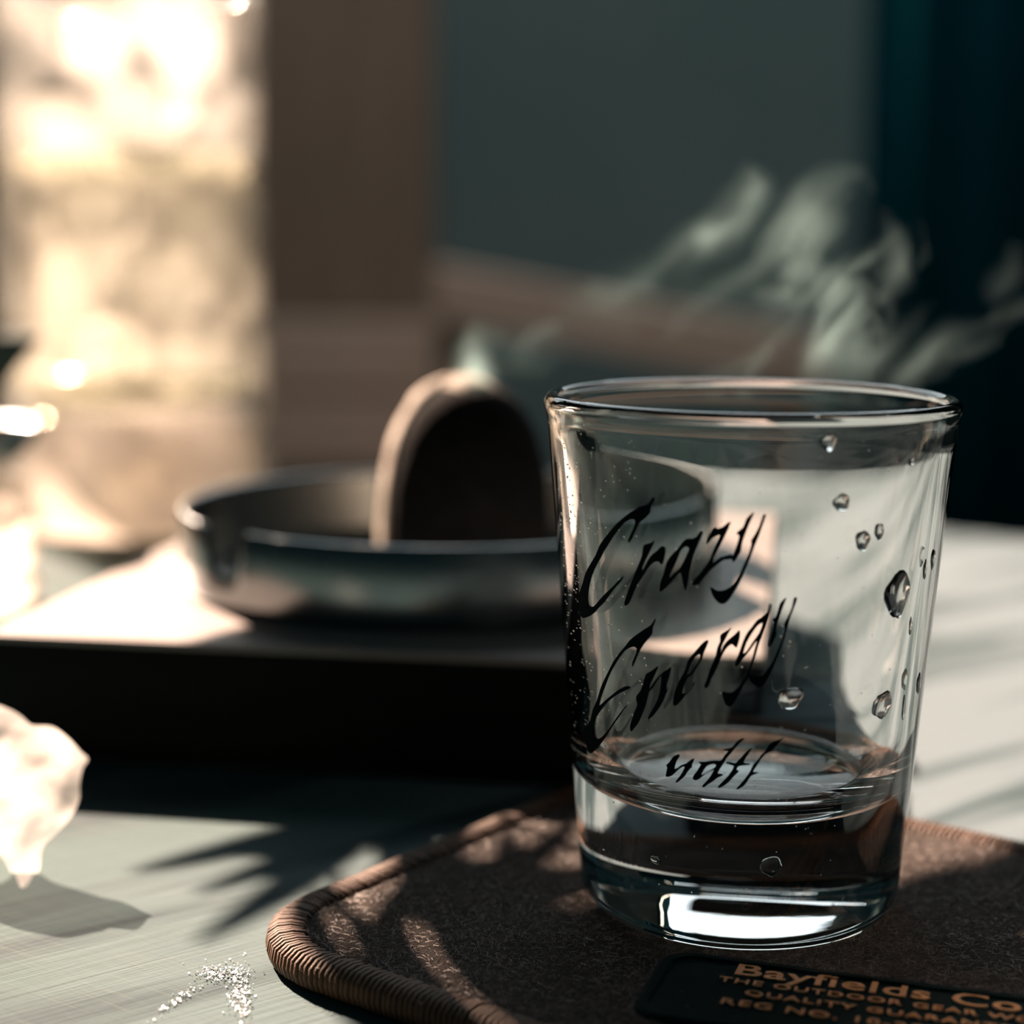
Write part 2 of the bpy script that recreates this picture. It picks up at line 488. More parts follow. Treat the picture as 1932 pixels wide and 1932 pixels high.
L2 = dict(o=(1080, 1110), k=440 / 1932, glyphs=[
    [[(690,260),(680,262),(650,305),(590,345),(540,380),(480,425),(440,480),(390,540),(340,610),(300,690),(260,770),(235,830),(205,930),(170,1010),(150,1090),(115,1150),(85,1190),(82,1225),(105,1215),(115,1260),(120,1320),(145,1365),(180,1345),(230,1290),(280,1220),(330,1140),(380,1070),(420,1010),(455,965),(400,1030),(350,1100),(300,1170),(250,1230),(215,1250),(190,1230),(178,1180),(180,1120),(200,1060),(240,1000),(290,940),(350,890),(400,860),(470,830),(472,815),(440,815),(390,840),(330,885),(270,935),(230,970),(222,960),(240,890),(270,810),(300,730),(340,650),(390,570),(440,510),(490,485),(520,485),(535,510),(520,560),(500,610),(497,650),(510,620),(545,540),(590,460),(640,400),(660,370),(665,320)]],
    [[(710,650),(690,660),(650,690),(610,715),(590,780),(565,850),(535,890),(530,920),(540,960),(520,1020),(490,1100),(480,1150),(487,1185),(510,1155),(540,1120),(575,1045),(605,960),(625,880),(640,845),(665,820),(700,760),(735,720),(738,760),(730,830),(715,900),(690,960),(650,1030),(625,1080),(650,1070),(700,1010),(740,950),(770,880),(795,820),(780,850),(778,800),(800,730),(815,655),(790,675),(750,700),(700,750),(650,820),(632,850),(640,800),(665,745)]],
    [[(1125,435),(1105,435),(1070,465),(1040,500),(1000,550),(960,600),(940,660),(920,710),(890,760),(860,830),(840,900),(838,960),(850,972),(880,950),(920,900),(940,870),(912,878),(905,850),(930,790),(950,740),(990,710),(1030,650),(1070,590),(1085,540),(1110,480)],
     [(1050,545),(1060,570),(1040,620),(990,690),(955,725),(948,715),(970,650),(1010,580)]],
    [[(1315,320),(1290,345),(1240,375),(1225,400),(1225,440),(1200,500),(1190,560),(1150,650),(1120,740),(1095,810),(1105,825),(1130,800),(1150,740),(1200,650),(1230,575),(1270,500),(1320,460),(1355,490),(1370,460),(1385,400),(1385,350),(1370,360),(1340,390),(1290,430),(1250,480),(1232,530),(1235,480),(1270,410),(1300,350)]],
    [[(1645,130),(1630,140),(1615,200),(1570,240),(1530,265),(1490,320),(1450,370),(1420,430),(1395,500),(1370,570),(1350,620),(1355,650),(1380,630),(1420,575),(1470,510),(1520,440),(1528,445),(1510,510),(1490,590),(1465,680),(1440,730),(1400,790),(1370,830),(1330,865),(1280,870),(1245,860),(1250,900),(1270,960),(1300,978),(1330,960),(1370,890),(1410,810),(1450,740),(1480,660),(1510,580),(1540,470),(1580,370),(1620,260),(1640,180)],
     [(1570,285),(1580,300),(1550,370),(1500,440),(1450,515),(1420,545),(1415,530),(1440,450),(1480,380),(1530,310)]],
    [[(1770,80),(1750,95),(1720,130),(1700,200),(1680,250),(1655,265),(1670,285),(1665,330),(1645,400),(1628,470),(1640,482),(1670,420),(1690,375),(1685,340),(1710,250),(1740,160)]],
    [[(1850,75),(1835,90),(1820,160),(1790,230),(1760,290),(1755,320),(1760,350),(1740,420),(1700,520),(1660,610),(1620,670),(1580,720),(1530,735),(1470,710),(1465,740),(1490,780),(1530,810),(1560,815),(1600,770),(1640,700),(1680,610),(1720,510),(1760,400),(1790,280),(1830,170),(1858,92)]],
])
L3 = dict(o=(1240, 1370), k=260 / 1932, glyphs=[
    [[(300,400),(270,410),(220,440),(180,500),(130,550),(145,580),(125,680),(130,705),(180,700),(240,660),(300,600),(370,560),(385,590),(330,690),(265,775),(280,785),(330,745),(380,700),(420,640),(460,590),(490,570),(480,550),(515,460),(490,465),(440,500),(400,530),(340,550),(290,590),(240,605),(245,560),(270,480),(310,420)]],
    [[(1215,175),(1180,185),(1120,220),(1080,270),(1030,310),(930,325),(960,340),(1000,345),(950,410),(900,480),(820,485),(740,490),(670,505),(580,500),(620,530),(600,570),(555,640),(510,700),(505,740),(545,755),(610,720),(680,660),(760,622),(800,610),(760,690),(700,770),(635,835),(650,855),(700,820),(780,770),(840,720),(930,680),(860,670),(850,640),(900,560),(960,460),(1020,390),(1100,290),(1170,220)],
     [(790,520),(830,545),(800,590),(700,650),(625,690),(615,675),(650,610),(700,550)]],
    [[(1325,315),(1300,325),(1250,360),(1200,420),(1140,480),(1090,520),(990,500),(970,515),(1060,545),(1075,570),(1030,660),(960,740),(890,810),(855,855),(880,860),(950,820),(1010,770),(1070,700),(1140,630),(1110,620),(1130,560),(1220,540),(1310,530),(1210,510),(1240,440),(1300,350)]],
    [[(1775,160),(1740,190),(1670,215),(1600,240),(1560,280),(1520,350),(1460,410),(1410,480),(1350,540),(1320,610),(1270,690),(1200,780),(1120,870),(1130,882),(1190,850),(1240,800),(1300,710),(1340,680),(1420,650),(1350,650),(1330,650),(1380,570),(1450,460),(1520,380),(1600,340),(1660,280),(1720,220)]],
])


def on_glass(px, py, off=0.03):
    """first point of the outer cone of the glass under a picture point (mm, glass space)"""
    o = Vector((0, 0, CAM_H)) - Vector((GX, GY, GZ))
    d = ray(px, py)
    k = (RT - RB) / (GH - 1.0)
    a0 = RB - k + off
    # (x^2+y^2) = (a0 + k z)^2
    A = d.x ** 2 + d.y ** 2 - (k * d.z) ** 2
    B = 2 * (o.x * d.x + o.y * d.y - k * d.z * (a0 + k * o.z))
    C = o.x ** 2 + o.y ** 2 - (a0 + k * o.z) ** 2
    disc = max(0.0, B * B - 4 * A * C)
    return o + d * ((-B - math.sqrt(disc)) / (2 * A))


for L in (L1, L2, L3):
    for gl_ in L['glyphs']:
        loops = [[Vector((L['o'][0] + x * L['k'], L['o'][1] + y * L['k'], 0)) for x, y in lp] for lp in gl_]
        loops = [spline(lp, 2, True) for lp in loops]
        grown = []
        for li, lp in enumerate(loops):        # thicken the strokes a little, away from the inked side
            ar = sum(lp[i].x * lp[(i + 1) % len(lp)].y - lp[(i + 1) % len(lp)].x * lp[i].y for i in range(len(lp)))
            sg_ = (1 if ar > 0 else -1) * (1 if li == 0 else -1)
            gl2 = []
            for i, q in enumerate(lp):
                tg = lp[(i + 1) % len(lp)] - lp[i - 1]
                tg = tg.normalized() if tg.length > 1e-6 else Vector((1, 0, 0))
                gl2.append(q + Vector((tg.y, -tg.x, 0)) * sg_ * 0.7)
            grown.append(gl2)
        loops = grown
        pts = [q for lp in loops for q in lp]
        tris = tessellate_polygon(loops)
        bm = bmesh.new()
        vs = [bm.verts.new(q) for q in pts]
        for tr in tris:
            try: bm.faces.new([vs[i] for i in tr])
            except ValueError: pass
        for _ in range(4):
            le = [e for e in bm.edges if e.calc_length() > 14]
            if not le: break
            bmesh.ops.subdivide_edges(bm, edges=le, cuts=1)
            bmesh.ops.triangulate(bm, faces=bm.faces[:])
        bm.verts.ensure_lookup_table()
        V = [on_glass(v.co.x, v.co.y) for v in bm.verts]
        n0 = len(V)
        V2 = [on_glass(v.co.x, v.co.y, 0.07) for v in bm.verts]
        bm.verts.index_update()
        F = [[v.index for v in f.verts] for f in bm.faces]
        be = [(e.verts[0].index, e.verts[1].index) for e in bm.edges if e.is_boundary]
        bm.free()
        FF = F + [[i + n0 for i in f[::-1]] for f in F] + [[a_, b_, b_ + n0, a_ + n0] for a_, b_ in be]
        mesh('printed_letter', V + V2, FF, M['print'], sg, smooth=False)

# the last sip of clear liquid in the bowl of the glass
lr = 14.6
lv = empty('spirit_pool', (GX, GY, GZ + BOWL))
tag(lv, 'shallow pool of clear liquid left in the bottom of the shot glass', 'drink')
pv = [(0, 13.12), (6, 13.17), (9.5, 13.5), (12.2, 14.2), (14.25, 15.35), (15.15, 16.1), (14.9, 16.05), (14.3, 15.85), (12.5, 15.7), (6, 15.65), (0, 15.65)]
mesh('liquid', *lathe([(r, z - BOWL) for r, z in pv], 128), M['water'], lv)


# ------------------------------------------------------------------ water drops on the glass
def drop(px, py, w_, h_, tilt=0.0, tear=0.0, thick=0.35):
    """drop of w_ x h_ picture pixels on the outer wall"""
    c = on_glass(px, py, 0)
    n = Vector((c.x, c.y, 0)).normalized()
    n.z = -(RT - RB) / (GH - 1); n.normalize()
    tz = Vector((0, 0, 1)); tx = tz.cross(n).normalized(); ty = n.cross(tx).normalized()
    sc = (Vector((GX, GY, GZ)) + c - Vector((0, 0, CAM_H))).length / FPX
    vis = max(0.25, abs(tx.x))
    a_, b_ = w_ / 2 * sc / vis, h_ / 2 * sc
    ca, sa = math.cos(tilt), math.sin(tilt)
    V, F = [], []
    nu, nv_ = 24, 7
    V.append(Vector((0, 0, 1)))
    for j in range(1, nv_ + 1):
        ph = j / nv_ * PI / 2 * 1.12
        for i in range(nu):
            th = 2 * PI * i / nu
            rr = math.sin(ph)
            x, y = rr * math.cos(th), rr * math.sin(th)
            x *= (1 - tear * y) if y > 0 else (1 + (0.55 if tear < 0 else 0) * y)
            wob = 1 + 0.07 * math.sin(3 * th + px) + 0.05 * math.sin(5 * th + py)
            V.append(Vector((x * wob, y * wob, math.cos(ph))))
    for i in range(nu): F.append([0, 1 + i, 1 + (i + 1) % nu])
    for j in range(nv_ - 1):
        for i in range(nu):
            a1 = 1 + j * nu; b1 = a1 + nu
            F.append([a1 + i, b1 + i, b1 + (i + 1) % nu, a1 + (i + 1) % nu])
    F.append([1 + (nv_ - 1) * nu + i for i in range(nu)][::-1])
    dep = min(a_, b_) * thick * 0.75
    out = []
    for q in V:
        x, y = q.x * a_, q.y * b_
        x, y = x * ca - y * sa, x * sa + y * ca
        # follow the curved wall
        R_ = math.hypot(c.x, c.y)
        p_ = tx * x + ty * y + n * (q.z * dep - 0.02) - n * (R_ - math.sqrt(max(1, R_ * R_ - x * x)))
        out.append(p_)
    return out, F, c


for px, py, w_, h_, ti, te, th, lb in [
    (1694, 1125, 56, 92, 0.06, -0.25, 0.30, 'largest hanging water drop on the right wall of the shot glass'),
    (1490, 1316, 52, 44, 0.5, 0.1, 0.40, 'plump whitish water drop beside the last slanted letters on the glass'),
    (1563, 836, 30, 34, 0.1, -0.3, 0.45, 'small round drop just under the rim of the shot glass'),
    (1588, 948, 34, 34, 0.0, 0.1, 0.22, 'flat round drop on the bright right half of the glass, left of two tiny ones'),
    (1720, 870, 14, 16, 0.0, 0.0, 0.45, 'tiny dark drop high on the right wall of the shot glass'),
    (1628, 1020, 30, 40, 0.2, 0.0, 0.30, 'lumpy drop in the middle of the bright right half of the glass'),
    (1659, 1003, 20, 34, 0.2, 0.0, 0.25, 'narrow drop just right of the lumpy one on the glass'),
    (1760, 1055, 12, 42, 0.25, 0.0, 0.35, 'upper dark streak of water by the right edge of the glass'),
    (1745, 1075, 10, 40, 0.15, 0.0, 0.35, 'short dark water streak left of the upper one by the right edge'),
    (1718, 1182, 8, 36, 0.15, 0.0, 0.35, 'thin dark water streak below the largest hanging drop'),
    (1733, 1290, 12, 44, 0.3, 0.0, 0.35, 'curled water streak low on the right edge of the glass'),
    (1705, 1335, 8, 52, 0.1, 0.0, 0.35, 'lowest thin water streak above the liquid, right side of the glass'),
    (1665, 1330, 44, 52, 0.4, 0.1, 0.15, 'broad shallow smear of water low on the right wall'),
    (1237, 1622, 18, 18, 0.0, 0.0, 0.35, 'small pale drop on the thick left base of the shot glass'),
    (1455, 1636, 42, 40, 0.0, -0.1, 0.03, 'faint flat drop in the middle of the thick glass base'),
]:
    V, F, c = drop(px, py, w_, h_, ti, te, th)
    o = mesh('water_drop', V, F, M['water'], None, loc=c + Vector((GX, GY, GZ)))
    tag(o, lb, 'drop', 'water drops on the shot glass')
# fine condensation beads
V, F = [], []
for k in range(420):
    if k < 260:
        px = 1042 + (random.random() ** 1.8) * 150; py = random.uniform(800, 1480)
        px += (py - 760) * 0.066
    else:
        px = random.uniform(1110, 1700); py = random.uniform(820, 1700)
    v_, f_, c = drop(px, py, random.uniform(1.5, 4.0), random.uniform(1.5, 4.5), 0, 0, 0.4)
    if k % 1 == 0:
        v_ = [q + c for q in v_[:1 + 24 * 7:1]]
    # cheap bead: keep every 6th meridian of three rings
    idx = [0] + [1 + (j * 24) + i for j in (2, 4, 6) for i in range(0, 24, 4)]
    vv = [v_[i] for i in idx]
    b0 = len(V); V += vv
    for i in range(6): F.append([b0, b0 + 1 + i, b0 + 1 + (i + 1) % 6])
    for j in range(2):
        for i in range(6):
            F.append([b0 + 1 + j * 6 + i, b0 + 7 + j * 6 + i, b0 + 7 + j * 6 + (i + 1) % 6, b0 + 1 + j * 6 + (i + 1) % 6])
o = mesh('fine_droplets', V, F, M['water'], sg)
o['kind'] = 'stuff'

# ------------------------------------------------------------------ felt coaster
e1, e2 = Vector((0.6, 0.8, 0)), Vector((0.8, -0.6, 0))
A0, A1, B0, B1 = 135.0, 220.5, -142.2, -56.7       # extents along e1 and e2
cc = e1 * (A0 + A1) / 2 + e2 * (B0 + B1) / 2
CHX, CHY, CRAD, CTH = (B1 - B0) / 2, (A1 - A0) / 2, 15.0, 3.0
crot = math.atan2(-0.6, 0.8)                         # local x = e2, local y = e1
co = empty('felt_coaster', (cc.x, cc.y, 0), crot)
tag(co, 'brown felt coaster with rounded corners and thick stitched border under the shot glass', 'coaster')


def rr_point(s, inset=0.0):
    """point and outward direction on the rounded square, arc length s (mm)"""
    hx, hy, r = CHX - CRAD, CHY - CRAD, CRAD
    segs = []
    for (cx_, cy2, a0_) in ((hx, hy, 0), (-hx, hy, PI / 2), (-hx, -hy, PI), (hx, -hy, 1.5 * PI)):
        segs.append(('arc', cx_, cy2, a0_, r * PI / 2))
        nxt = {0: ('line', hx, hy + r, -1, 0, 2 * hx), PI / 2: ('line', -hx - r, hy, 0, -1, 2 * hy),
               PI: ('line', -hx, -hy - r, 1, 0, 2 * hx), 1.5 * PI: ('line', hx + r, -hy, 0, 1, 2 * hy)}[a0_]
        segs.append(nxt)
    tot = sum(q[-1] for q in segs)
    s = s % tot
    for q in segs:
        if s <= q[-1]:
            if q[0] == 'arc':
                a_ = q[3] + s / r
                d = Vector((math.cos(a_), math.sin(a_), 0))
                return Vector((q[1], q[2], 0)) + d * (r - inset), d
            d = Vector((-q[4], q[3], 0)) * -1
            d = Vector((q[4], -q[3], 0))
            return Vector((q[1], q[2], 0)) + Vector((q[3], q[4], 0)) * s - d * inset, d
        s -= q[-1]
    return rr_point(0, inset)


PERIM = 8 * (CHX - CRAD) + 2 * PI * CRAD
NB = 160
V, F = [], []
rows = []
for ins, z in ((0.6, 0.0), (0.0, 0.5), (0.0, 2.5), (0.7, 3.0), (3.4, 3.0), (3.7, 2.85), (4.2, 3.05), (9, 3.1)):
    row = []
    for i in range(NB):
        q, d = rr_point(PERIM * i / NB, ins)
        row.append(len(V)); V.append((q.x, q.y, z))
    rows.append(row)
for a_, b_ in zip(rows[:-1], rows[1:]):
    for i in range(NB): F.append([a_[i], a_[(i + 1) % NB], b_[(i + 1) % NB], b_[i]])
F.append(rows[0][::-1]); F.append(rows[-1])
mesh('felt_pad', V, F, M['felt'], co, smooth=False)

# whip stitches over the edge
sv, sf = [], []
path = [(-3.9, 2.55), (-3.3, 3.15), (-2.0, 3.45), (-0.6, 3.4), (0.35, 2.8), (0.55, 1.7), (0.3, 0.8), (-0.3, 0.25)]
for j, (r_, z_) in enumerate(path):
    p0 = Vector(path[max(0, j - 1)]); p1 = Vector(path[min(len(path) - 1, j + 1)])
    tg = (p1 - p0).normalized(); nr = Vector((-tg.y, tg.x))
    w_ = 0.36 if 0 < j < len(path) - 1 else 0.2
    lean = 0.55 * (j / (len(path) - 1) - 0.5)
    for i in range(6):
        a_ = 2 * PI * i / 6
        sv.append((r_ + nr.x * math.sin(a_) * w_, lean + math.cos(a_) * w_, z_ + nr.y * math.sin(a_) * w_))
for j in range(len(path) - 1):
    for i in range(6): sf.append([j * 6 + i, j * 6 + (i + 1) % 6, (j + 1) * 6 + (i + 1) % 6, (j + 1) * 6 + i])
NS = int(PERIM / 0.74)
sites = []
cw = Matrix.Rotation(crot, 3, 'Z')
for k in range(NS):
    q, d = rr_point(PERIM * k / NS)
    wq = cw @ q + cc
    fw = Vector((wq.x, wq.y, 3 - CAM_H))
    px_ = 966 + FPX * fw.x / (fw.y * cs + (CAM_H - 3) * sn)
    hid = px_ > 2000 or wq.y < 150 or (wq.y > 215 and wq.x > 5)
    sites.append((hid, wq.y, q, d, k))
vis = sorted([x for x in sites if not x[0]], key=lambda x: x[1])[:290]
viz = set(x[4] for x in vis)
first = None
sm = mesh('stitch', sv, sf, M['thread'], co)
JV, JF = [], []
for hid, _, q, d, k in sites:
    ang = math.atan2(d.y, d.x) + random.uniform(-0.05, 0.05)
    if k in viz:
        o = sm if first is None else sm.copy()
        if first is not None: COL.objects.link(o)
        first = o
        o.parent = co
        o.location = Vector((q.x, q.y, random.uniform(-0.06, 0.06))) * MM
        o.rotation_euler.z = ang
        o.scale = (random.uniform(0.94, 1.05), random.uniform(0.9, 1.1), 1)
    else:
        b0 = len(JV); rt = Matrix.Rotation(ang, 3, 'Z')
        JV += [rt @ Vector(v) + q for v in sv]
        JF += [[i + b0 for i in f] for f in sf]
o = mesh('far_stitching', JV, JF, M['thread'], co); o['kind'] = 'stuff'

# felt fuzz
V, F = [], []
def fibre(x, y, z, l, az, lift):
    n_ = 3
    w_ = random.uniform(0.022, 0.042)
    px_, py_, pz_ = x, y, z
    b0 = len(V)
    a_ = az
    for j in range(n_ + 1):
        t_ = j / n_
        sx, sy = -math.sin(a_) * w_ * (1 - 0.6 * t_), math.cos(a_) * w_ * (1 - 0.6 * t_)
        V.append((px_ - sx, py_ - sy, pz_)); V.append((px_ + sx, py_ + sy, pz_ + w_ * 0.6))
        px_ += math.cos(a_) * l / n_; py_ += math.sin(a_) * l / n_
        pz_ += lift * math.cos(t_ * 2.6) * l / n_
        a_ += random.uniform(-0.7, 0.7)
    for j in range(n_): F.append([b0 + 2 * j, b0 + 2 * j + 1, b0 + 2 * j + 3, b0 + 2 * j + 2])
cwi = cw.transposed()
cnt = 0
while cnt < 34000:
    x, y = random.uniform(-CHX + 3.6, CHX - 3.6), random.uniform(-CHY + 3.6, CHY - 3.6)
    hx, hy, rr2 = CHX - CRAD, CHY - CRAD, CRAD - 3.6
    dx, dy = max(0, abs(x) - hx), max(0, abs(y) - hy)
    if math.hypot(dx, dy) > rr2: continue
    wq = cw @ Vector((x, y, 0)) + cc
    if wq.y < 160 and random.random() < 0.6: continue
    fibre(x, y, 3.02, random.uniform(0.5, 1.9), random.uniform(0, 2 * PI), random.uniform(0.1, 0.42))
    cnt += 1
for k in range(2600):           # fuzz on the border threads
    q, d = rr_point(random.uniform(0, PERIM), random.uniform(-0.6, 3.2))
    fibre(q.x, q.y, 3.3 if random.random() < 0.6 else random.uniform(0.8, 3), random.uniform(0.4, 1.1), math.atan2(d.y, d.x) + random.uniform(-1.2, 1.2), random.uniform(-0.2, 0.6))
o = mesh('felt_fibres', V, F, M['fibre'], co, smooth=False); o['kind'] = 'stuff'

# woven patch with lettering
def world_to_coaster(p):
    q = cwi @ (Vector((p.x, p.y, 0)) - cc)
    return q
pa, pb = un(1420, 1825, 3.4), un(1850, 1882, 3.4)
ux = (pb - pa); ux.z = 0; ux.normalize()
uy = Vector((-ux.y, ux.x, 0))
po = un(1258, 1793, 3.4)
PW, PH = 66.0, 17.5
plab = empty('patch_anchor', (0, 0, 0))
bpy.data.objects.remove(plab)
pc = po + ux * (PW / 2) - uy * (PH / 2)
lc = world_to_coaster(pc)
prot = math.atan2(ux.y, ux.x) - crot
def rrect(hx, hy, r, n=6):
    out = []
    for cx_, cy2, a0_ in ((hx - r, hy - r, 0), (-hx + r, hy - r, PI / 2), (-hx + r, -hy + r, PI), (hx - r, -hy + r, 1.5 * PI)):
        out += [(cx_ + r * math.cos(a0_ + PI / 2 * i / n), cy2 + r * math.sin(a0_ + PI / 2 * i / n)) for i in range(n + 1)]
    return out
V, F, rows = [], [], []
for ins, z in ((-0.1, 3.0), (0.0, 3.5), (0.5, 3.75), (1.2, 3.7), (1.5, 3.45), (2.4, 3.42)):
    rw = []
    for x, y in rrect(PW / 2 - ins, PH / 2 - ins, 3.2 - ins * 0.5):
        rw.append(len(V)); V.append((x, y, z))
    rows.append(rw)
for a_, b_ in zip(rows[:-1], rows[1:]):
    n_ = len(a_)
    for i in range(n_): F.append([a_[i], a_[(i + 1) % n_], b_[(i + 1) % n_], b_[i]])
F.append(rows[-1])
patch = mesh('woven_patch', V, F, M['patch'], co, smooth=False)
patch.location = (lc.x * MM, lc.y * MM, 0)
patch.rotation_euler.z = prot
patch['label'] = 'dark green woven patch with orange lettering'


def text(body, size, x, y, sx=1.0, off=0.0, space=1.0):
    cu = bpy.data.curves.new('embroidered_text', 'FONT')
    cu.body = body
    cu.size = size * MM
    cu.offset = off * MM
    cu.extrude = 0.06 * MM
    cu.space_character = space
    cu.resolution_u = 3
    tmp = bpy.data.objects.new('tmp', cu)
    COL.objects.link(tmp)
    dg = bpy.context.evaluated_depsgraph_get()
    me = bpy.data.meshes.new_from_object(tmp.evaluated_get(dg))
    bpy.data.objects.remove(tmp)
    me.name = 'embroidered_text'
    me.materials.clear(); me.materials.append(M['gold_thread'])
    o = bpy.data.objects.new('embroidered_text', me)
    COL.objects.link(o)
    o.parent = patch
    o.location = (x * MM, y * MM, 3.5 * MM)
    o.scale = (sx, 1, 1)
    return o


text('Bayfields Co.', 4.2, -PW / 2 + 8.0, 4.6, 1.34, 0.06, 1.05)
text('THE OUTDOOR GEAR WORKSHOP', 1.75, -PW / 2 + 7.0, 2.3, 1.36, 0.02, 1.15)
text('QUALITY GUARANTEED', 1.75, -PW / 2 + 10.2, -0.3, 1.42, 0.02, 1.15)
text('REG NO. 10-2021-08', 2.0, -PW / 2 + 8.2, -3.2, 1.38, 0.02, 1.15)

# ------------------------------------------------------------------ wooden box
BA = Vector((-80.6, 271.5, 0)); byaw = math.radians(-9.6)
bu = Vector((math.cos(byaw), math.sin(byaw), 0)); bv = Vector((-bu.y, bu.x, 0))
BW, BD, BH = 119.0, 106.0, 19.8
bc = BA + bu * BW / 2 + bv * BD / 2
wbx = empty('wooden_box', (bc.x, bc.y, 0), byaw)
tag(wbx, 'low wooden box, sunlit top and shaded body in its colours, carrying the steel ashtray', 'box')
bevel_box('box_base', BW - 3, BD - 3, 3.0, 0.5, M['shaded_wood'], wbx, (0, 0, 0))
bevel_box('box_body', BW, BD, BH - 3.9, 0.6, M['shaded_wood'], wbx, (0, 0, 2.8))
bevel_box('top_panel', BW, BD, 1.2, 0.5, M['sunlit_wood'], wbx, (0, 0, BH - 1.2))['label'] = 'wooden top panel, sunlit tone in its colour'

# ------------------------------------------------------------------ steel ashtray with a notch
AX, AY, AR, AZ = -11.8, 320.0, 47.2, BH
ashH = 13.6
at = empty('steel_ashtray', (AX, AY, AZ))
tag(at, 'round brushed steel ashtray with a notched rim standing on the wooden box', 'ashtray')
NA = 360
nx = un(407, 1000, AZ + ashH)
notch_angles = [math.atan2(nx.y - AY, nx.x - AX)]
notch_angles += [notch_angles[0] + 2 * PI / 3, notch_angles[0] + 4 * PI / 3]


def rim_z(a_):
    z = ashH
    for q in notch_angles:
        d = abs((a_ - q + PI) % (2 * PI) - PI) * AR
        if d < 5.0:
            tt = d / 5.0
            z = min(z, ashH - 7.6 * math.sqrt(max(0.0, 1 - tt ** 4)))
    return z


V, F, rows = [], [], []
for kind_ in range(12):
    rw = []
    for i in range(NA):
        a_ = 2 * PI * i / NA
        rz = rim_z(a_)
        r_, z_ = [(AR - 4, 0.0), (AR - 1.2, 0.0), (AR - 0.3, 0.5), (AR, 1.5), (AR, rz - 0.9), (AR - 0.25, rz - 0.25), (AR - 0.8, rz),
                  (AR - 1.35, rz - 0.25), (AR - 1.6, rz - 0.9), (AR - 1.6, 2.2), (AR - 2.4, 1.3), (AR - 4, 1.1)][kind_]
        rw.append(len(V)); V.append((r_ * math.cos(a_), r_ * math.sin(a_), z_))
    rows.append(rw)
for a_, b_ in zip(rows[:-1], rows[1:]):
    for i in range(NA): F.append([a_[i], a_[(i + 1) % NA], b_[(i + 1) % NA], b_[i]])
F.append(rows[0][::-1]); F.append(rows[-1])
mesh('dish', V, F, M['steel'], at)

# dark smouldering cone in the ashtray
kx, ky = -8.0, 320.0
cn = empty('incense_cone', (kx, ky, AZ + 1.1))
tag(cn, 'dark domed incense cone with a pale ash crust smoking in the ashtray', 'incense')
pr = [(0, 0), (14.6, 0), (15.3, 0.8), (15.3, 4), (15.0, 10), (14.5, 16), (13.6, 21), (12.2, 25.5), (10.0, 29.4), (6.8, 32.4), (3.2, 33.9), (0, 34.3)]
Vv, Ff = lathe([(p_.x, p_.y) for p_ in spline([Vector((a_, b_, 0)) for a_, b_ in pr], 3)], 64)
rn = random.Random(3)
Vv = [(v[0] * (1 + rn.uniform(-.008, .008)), v[1] * (1 + rn.uniform(-.008, .008)), v[2] + rn.uniform(-.08, .08)) for v in Vv]
mesh('cone_body', Vv, Ff, M['char'], cn)
Vc, Fc = [], []
pc_ = [(p_.x, p_.y) for p_ in spline([Vector((a_, b_, 0)) for a_, b_ in pr[2:]], 3)]
for j, (r_, z_) in enumerate(pc_):
    for i in range(33):
        a_ = math.radians(62 + 140 * i / 32)
        edge = min(1.0, min(i, 32 - i) / 4.0) * min(1.0, j / 3.0)
        g = 0.3 + 0.75 * edge * (1 + 0.35 * mn.noise(Vector((a_ * 5, z_ * 0.5, 2.0))))
        Vc.append(((r_ + g * 0.9) * math.cos(a_), (r_ + g * 0.9) * math.sin(a_), z_ + (0.9 * g if r_ < 10 else 0.2 * g)))
for j in range(len(pc_) - 1):
    for i in range(32): Fc.append([j * 33 + i, j * 33 + i + 1, (j + 1) * 33 + i + 1, (j + 1) * 33 + i])
crust = mesh('ash_crust', Vc, Fc, M['ash'], cn)
so_ = crust.modifiers.new('thickness', 'SOLIDIFY'); so_.thickness = 0.0009; so_.offset = -1
Vv, Ff = lathe([(5.4, 32.9), (4.6, 33.6), (3.4, 34.4), (2.0, 35.0), (0.8, 35.4), (0, 35.5)], 24)
Vv = [(v[0] * (1 + rn.uniform(-.08, .08)), v[1] * (1 + rn.uniform(-.08, .08)), v[2] + rn.uniform(-.15, .15)) for v in Vv]
mesh('ash_tip', Vv, Ff, M['ash'], cn)

# ------------------------------------------------------------------ tall tumbler
TX, TY = -105.0, 500.0
tm = empty('tall_tumbler', (TX, TY, 0))
tag(tm, 'tall thick-based tumbler of iced drink glowing in the sun at the left', 'glass')
def rt_(z): return 35.6 + 0.9 * abs(z - 100) / 60 + (0.8 if z < 40 else 0) * (40 - z) / 40
op = [(0, 0), (rt_(0) - 3, 0), (rt_(1) - 0.6, 1.0), (rt_(4), 4)] + [(rt_(z), z) for z in (12, 22, 34, 50, 70, 90, 100, 120, 136, 144)] + [(rt_(146) - 0.9, 146.5)] + \
     [(rt_(z) - 2.2, z) for z in (144, 136, 120, 100, 90, 70, 50, 40)] + [(rt_(36) - 4, 36.0), (24, 34.0), (0, 33.5)]
mesh('tumbler_wall', *lathe(op, 96), M['tumbler'], tm)
mesh('tumbler_base', *lathe([(0, 0.6), (33, 0.6), (34.4, 3), (34.8, 16), (34.0, 31), (30, 32.6), (0, 32.8)], 64), M['tumbler_base'], tm)
dr = empty('iced_drink', (TX, TY, 34.5))
tag(dr, 'pale drink filling the tall tumbler to two thirds', 'drink')
mesh('liquid', *lathe([(0, 0.2), (22, 0.4), (29.5, 3), (31.6, 8), (32.0, 62), (32.6, 64.6), (31, 65.2), (29.8, 64.6), (0, 64.6)], 64), M['drink'], dr)
mesh('bright_band', *lathe([(0, 60.5), (31.9, 60.5), (32.8, 64), (32.4, 68.2), (0, 68.6)], 64), M['bright_band'], dr)  # milky disc added for the bright band at the liquid line
